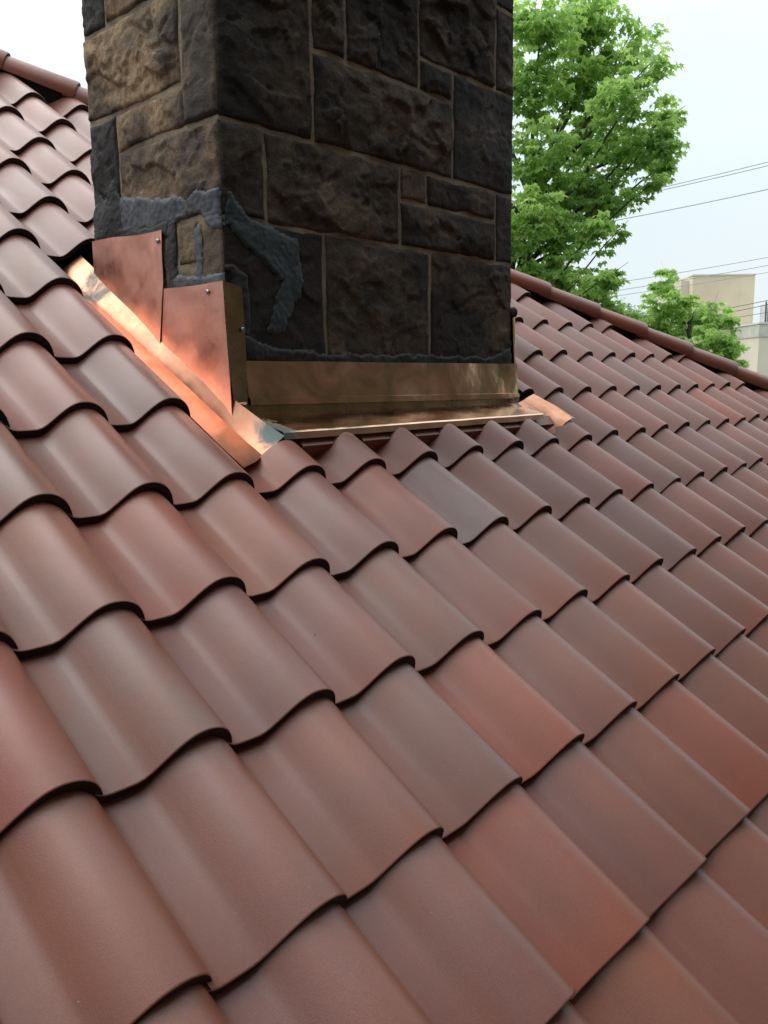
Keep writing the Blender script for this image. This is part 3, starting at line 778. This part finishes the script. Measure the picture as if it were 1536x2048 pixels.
LEAF = [(0, 0), (0.16, 0.10), (0.46, 0.02), (0.34, 0.30), (0.52, 0.56), (0.22, 0.58), (0.0, 1.0), (-0.22, 0.58), (-0.52, 0.56), (-0.34, 0.30), (-0.46, 0.02), (-0.16, 0.10)]
LEAFF = [(0, 1, 3), (1, 2, 3), (0, 3, 5), (3, 4, 5), (0, 5, 6), (0, 6, 7), (0, 7, 9), (7, 8, 9), (0, 9, 11), (9, 10, 11)]
LEAF_S = [(0, 0), (0.3, 0.45), (0, 1), (-0.3, 0.45)]; LEAF_SF = [(0, 1, 2), (0, 2, 3)]
def make_tree(name, label, lumps, base, size, dens, mat, seed, trunk_r, shape=(LEAF, LEAFF), group=None):
    rd = random.Random(seed)
    lumps = [(Vector((x, y, z + Z0)), r_) for x, y, z, r_ in lumps]
    root = empty(name, base); tag(root, label, 'tree', group)
    B0 = Vector(base)
    cen = sum((l[0] for l in lumps), Vector()) / len(lumps)
    # trunk and limbs: a fork tree from the trunk to every lump
    top = Vector((B0.x * 0.75 + cen.x * 0.25, B0.y * 0.75 + cen.y * 0.25, min(l[0].z for l in lumps) - 0.2))
    lead = Vector((B0.x * 0.5 + cen.x * 0.5, B0.y * 0.5 + cen.y * 0.5, cen.z + 0.25))
    vs, fs = tube([B0, B0.lerp(top, 0.5) + Vector((0.08, -0.05, 0)), top, top.lerp(lead, 0.5) + Vector((-0.1, 0.1, 0)), lead], [trunk_r * 1.25, trunk_r, trunk_r * 0.85, trunk_r * 0.55, trunk_r * 0.2], 9)
    build('trunk', [v - B0 for v in vs], fs, M_bark, root, smooth=True)
    twigs = []
    for c, r_ in lumps:
        k = rd.uniform(0.15, 0.8)
        st = top.lerp(lead, min(0.95, max(0.0, (c.z - 1.2 - top.z) / max(0.5, lead.z - top.z)) * 0.8 + 0.05 * k))
        mid = st.lerp(c, 0.55) + Vector((rd.uniform(-.1, .1), rd.uniform(-.1, .1), -0.12 * (c - st).length * rd.uniform(0.3, 1)))
        R0 = trunk_r * 0.30 * min(1, r_ / 0.5 + 0.25)
        v2, f2 = tube([st, st.lerp(mid, 0.5) + Vector((0, 0, 0.03)), mid, mid.lerp(c, 0.6) + Vector((0, 0, 0.05)), c + (c - mid) * 0.25], [R0, R0 * 0.75, R0 * 0.5, R0 * 0.3, R0 * 0.1], 5)
        build('limb', [v - B0 for v in v2], f2, M_bark, root, smooth=True)
        twigs.append((mid, c, r_))
    # leaves
    verts = []; faces = []; tint = []
    P2, F2 = shape
    for mid, c, r_ in twigs:
        # sprays: several twig ends inside the lump, each with a whorl of leaves
        nsp = max(5, int(dens * (r_ / size) ** 2))
        along = int((c - mid).length / size * 2.2)
        for q in range(nsp + along):
            d = Vector((rd.gauss(0, 1), rd.gauss(0, 1), rd.gauss(0, 0.9)))
            d.normalize(); rad = r_ * (rd.random() ** 0.45) * (1.0 + 0.5 * mn.noise(d * 2.2 + c))
            sc = c + Vector((d.x * rad, d.y * rad, d.z * rad * 0.85 + (0.05 * r_)))
            if q >= nsp:
                sc = mid.lerp(c, rd.random()) + d * size * 1.2
            elif mn.noise(sc * 2.6) < -0.10: continue          # gaps between the sprays
            up = 0.5 + 0.5 * d.z
            out = Vector((d.x, d.y, d.z * 0.5))
            nl = rd.randint(4, 7); a0 = rd.uniform(0, 6.28)
            stint = rd.gauss(0, 0.13)
            for l in range(nl):
                a = a0 + l * 2.4
                az = Vector((math.cos(a), math.sin(a), 0)) + out * 0.5
                az.z = -rd.uniform(0.15, 1.1)            # leaves droop
                ax = az.normalized()
                nrm = Vector((rd.gauss(0, .35), rd.gauss(0, .35), 1.0)) + ax * 0.4
                sd = ax.cross(nrm).normalized(); nn = sd.cross(ax)
                s_ = size * rd.uniform(0.65, 1.15)
                o_ = sc + Vector((math.cos(a), math.sin(a), rd.uniform(-.4, .4))) * size * rd.uniform(0.1, 0.55)
                b0 = len(verts)
                fold = rd.uniform(0.1, 0.45)
                for px_, py_ in P2:
                    verts.append(o_ + (ax * py_ + sd * px_ + nn * (abs(px_) * fold - py_ * py_ * 0.25)) * s_ - B0)
                faces += [tuple(x + b0 for x in f) for f in F2]
                tv = min(1, max(0, 0.34 + 0.38 * up * (rad / r_) + stint + rd.gauss(0, .08)))  # outer tops lighter: their lit side is painted into the leaf tint
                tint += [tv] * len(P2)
    me = bpy.data.meshes.new('crown'); me.from_pydata([tuple(v) for v in verts], [], faces); me.update()
    at = me.attributes.new('tint', 'FLOAT', 'POINT'); at.data.foreach_set('value', tint)
    me.materials.append(mat)
    mesh_obj('crown', me, None, root)
    print(name, len(faces))
T1 = [(11.82, 6.82, 6.15, 0.65), (13.14, 6.67, 6.55, 0.64), (11.9, 7.05, 5.31, 0.58), (12.99, 6.84, 5.6, 0.69), (13.64, 6.35, 6.12, 0.61), (12.44, 5.29, 5.32, 0.39), (12.01, 5.39, 4.66, 0.54), (13.62, 6.88, 4.83, 0.63), (11.62, 6.67, 4.25, 0.57), (12.85, 5.28, 4.36, 0.49), (15.07, 6.05, 5.34, 0.33), (13.21, 5.8, 4.37, 0.42), (14.48, 5.84, 4.36, 0.34), (13.39, 5.51, 3.83, 0.19), (12.66, 6.9, 3.74, 0.61), (11.13, 6.52, 3.15, 0.48), (13.02, 6.52, 3.81, 0.44), (13.66, 6.67, 3.59, 0.32), (12.36, 6.61, 2.99, 0.47), (13.54, 6.31, 3.61, 0.22), (13.34, 6.14, 3.09, 0.19), (11.59, 5.62, 2.86, 0.3), (12.45, 7.36, 2.76, 0.36), (12.34, 6.78, 2.51, 0.3), (11.84, 6.1, 2.08, 0.31), (11.52, 5.39, 2.07, 0.23), (13.04, 6.99, 2.07, 0.27), (12.45, 6.07, 1.96, 0.27), (13.34, 6.17, 2.41, 0.13), (12.43, 8.69, 6.32, 1.09), (11.37, 8.88, 5.04, 1.24), (12.28, 8.57, 4.46, 0.92), (11.08, 7.46, 2.87, 0.67), (12.2, 6.2, 1.80, 0.30), (12.6, 5.9, 1.75, 0.28), (12.9, 5.75, 1.45, 0.26), (12.0, 6.6, 1.95, 0.28), (12.95, 5.62, 1.52, 0.22), (11.8, 6.95, 2.25, 0.36), (12.25, 6.6, 2.25, 0.34)]
T2 = [(17.78, 7.24, 2.56, 0.36), (17.1, 7.0, 2.02, 0.44), (18.21, 6.93, 1.85, 0.51), (18.5, 6.48, 1.84, 0.51), (17.36, 5.92, 2.17, 0.23), (17.08, 6.1, 1.24, 0.48), (17.61, 5.73, 1.23, 0.35), (17.89, 7.24, 1.41, 0.51), (17.82, 5.95, 0.93, 0.41), (18.45, 5.78, 1.2, 0.14), (17.32, 6.46, 2.2, 0.21), (18.23, 5.88, 1.79, 0.15), (17.19, 6.45, 0.72, 0.54), (17.87, 5.64, 0.71, 0.27), (17.35, 7.06, 2.85, 0.16), (17.3, 7.1, 2.68, 0.24), (17.5, 7.4, 1.9, 0.3)]
T3 = [(28.1, 13.57, 3.03, 0.55), (28.43, 13.14, 2.75, 0.55), (29.11, 13.06, 2.24, 0.56), (27.93, 13.87, 2.51, 0.74), (28.61, 13.59, 1.97, 0.75)]
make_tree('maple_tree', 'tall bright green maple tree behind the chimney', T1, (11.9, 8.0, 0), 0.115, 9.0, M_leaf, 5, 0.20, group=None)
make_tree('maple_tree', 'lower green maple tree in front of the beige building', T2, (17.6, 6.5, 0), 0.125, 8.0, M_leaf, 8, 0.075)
make_tree('distant_tree', 'pale fine-leaved tree far behind, between the two maples', T3, (28.4, 13.4, 0), 0.10, 6.0, M_leaf_far, 12, 0.14, (LEAF_S, LEAF_SF))

# ================================================================== FAR BUILDING
def paint(name, c0, c1, rough=0.8, sc=0.7):
    m, t, b = mat_new(name); n = noise_node(t, objcoord(t), sc, 5, 0.6); r = ramp(t, n.outputs['Fac'], [(0.3, c0), (0.7, c1)])
    t.links.new(r.outputs[0], b.inputs['Base Color']); b.inputs['Roughness'].default_value = rough; return m
M_beige = paint('beige_concrete', (0.64, 0.53, 0.38), (0.70, 0.60, 0.44))
M_beige2 = paint('grey_beige_concrete', (0.60, 0.54, 0.43), (0.66, 0.60, 0.49))
M_band = paint('stained_band', (0.42, 0.41, 0.37), (0.56, 0.54, 0.49), 0.85, 1.6)
M_joint = paint('pale_joint', (0.60, 0.57, 0.50), (0.66, 0.63, 0.56))
M_unit = paint('white_sheet_metal', (0.55, 0.58, 0.60), (0.66, 0.69, 0.71), 0.5)
M_dark = paint('dark_metal', (0.04, 0.045, 0.05), (0.10, 0.11, 0.12), 0.6)
bd = Vector((0.679, -0.734, 0)); bb = Vector((0.734, 0.679, 0))     # along the facade, and away from the viewer
BO = Vector((60.0, 24.4, Z0))
bld = empty('concrete_building', (60.0, 24.4, 0)); tag(bld, 'beige concrete building with a tall windowless upper block and rooftop units', 'building')
def bpart(name, a0, a1, d0, d1, z0, z1, mat, parent=None):
    vs = []
    for a, d, z in boxverts(a0, a1, d0, d1, z0, z1):
        p = BO + bd * a + bb * d + Vector((0, 0, z)); vs.append(p - Vector(bld.location))
    return build(name, vs, BOXF, mat, parent or bld)
bpart('upper_block', 0.20, 4.72, 0.0, 7.0, -7.5, 7.83, M_beige)
bpart('upper_block_return', -0.40, 0.199, 0.7, 6.8, -7.5, 7.60, M_beige2)
for a in (1.9, 3.65): bpart('panel_joint', a, a + 0.05, -0.012, 0.0, -2, 7.8, M_beige2)
bpart('coping', 0.15, 4.77, -0.06, 7.05, 7.832, 7.93, M_joint)
# lower front block with panels
bpart('lower_block', 3.0, 26.0, -5.0, -0.2, -7.5, 3.20, M_beige2)
bpart('parapet_band', 2.95, 26.05, -5.06, -0.2, 3.202, 4.05, M_band)
bpart('coping', 2.9, 26.1, -5.12, -0.2, 4.052, 4.16, M_joint)
for k in range(9): bpart('panel_joint', 3.05 + 1.12 * k, 3.10 + 1.12 * k, -5.02, -5.002, -7.0, 3.19, M_joint)
un = bpart('rooftop_unit', 4.95, 5.65, -1.6, -0.6, 4.17, 5.65, M_unit)
bpart('grille', 5.05, 5.55, -1.63, -1.602, 4.4, 5.4, M_dark, bld)
bpart('rooftop_unit', 5.8, 8.7, -2.4, -0.6, 4.17, 5.55, M_unit); bpart('unit_cover', 5.4, 8.2, -3.4, -2.45, 4.17, 5.95, M_unit)
bpart('pipe', 4.80, 4.88, -1.8, -1.7, 4.17, 5.8, M_dark)

# ================================================================== WIRES
M_wire = paint('glare_pale_cable', (0.36, 0.38, 0.39), (0.44, 0.46, 0.47), 0.6)  # cable grey lightened to carry the glare of the bright sky
M_wire_b = paint('black_cable', (0.06, 0.06, 0.065), (0.10, 0.10, 0.105), 0.6)
WIRES = [((23.11, 11.96, 5.85), (26.83, 8.22, 6.99), 0.016, 'topmost thin cable of the upper pair crossing the sky', M_wire),
         ((23.11, 11.96, 5.79), (26.81, 8.21, 6.88), 0.016, 'lower thin cable of the upper pair crossing the sky', M_wire),
         ((23.51, 11.41, 5.31), (26.72, 8.14, 6.17), 0.018, 'single cable crossing the sky just below the upper pair', M_wire),
         ((23.27, 11.22, 3.44), (26.47, 7.94, 4.13), 0.013, 'cable passing clear above the top of the beige building', M_wire),
         ((23.30, 11.15, 3.21), (26.44, 7.91, 3.89), 0.013, 'cable crossing the top edge of the beige upper block', M_wire),
         ((23.33, 11.08, 3.06), (26.41, 7.89, 3.68), 0.012, 'faint cable crossing the upper wall of the beige block', M_wire),
         ((25.28, 8.86, 2.57), (26.30, 7.81, 2.84), 0.013, 'upper dark cable of the pair in front of the rooftop units', M_wire_b),
         ((25.26, 8.84, 2.44), (26.29, 7.80, 2.71), 0.013, 'lower dark cable of the pair in front of the rooftop units', M_wire_b),
         ((25.41, 8.67, 2.30), (26.27, 7.79, 2.48), 0.010, 'lowest thin dark cable in front of the beige wall', M_wire_b)]
for a, b_, r_, lab, mt in WIRES:
    a = Vector(a); b_ = Vector(b_); d = (b_ - a); d.normalize(); L = (b_ - a).length
    pts = []
    for k in range(25):
        s_ = -14 + 28 * k / 24
        p = a + d * (L / 2 + s_); p.z += 0.0032 * (s_ * s_ - (L / 2) ** 2); pts.append(p + Vector((0, 0, Z0)))
    vs, fs = tube(pts, [r_ * 0.8] * 25, 6)
    o = build('overhead_cable', vs, fs, mt); tag(o, lab, 'cable', 'overhead cables')

# ================================================================== SMALL DEBRIS ON THE TILES
M_twig = paint('dry_twig', (0.10, 0.07, 0.05), (0.30, 0.24, 0.18), 0.9, 60)
o_ = roof_pt(0.46, 0.12, 0.046)
pts = [o_ + Vector((0.009 * k / 7, 0.004 * k / 7, 0.004 * math.sin(k * 0.45))) for k in range(8)]
vs, fs = tube(pts, [0.0009] * 8, 5)
tg = build('dry_twig', vs, fs, M_twig); tag(tg, 'tiny curled dry twig lying on a mauve tile', 'twig')
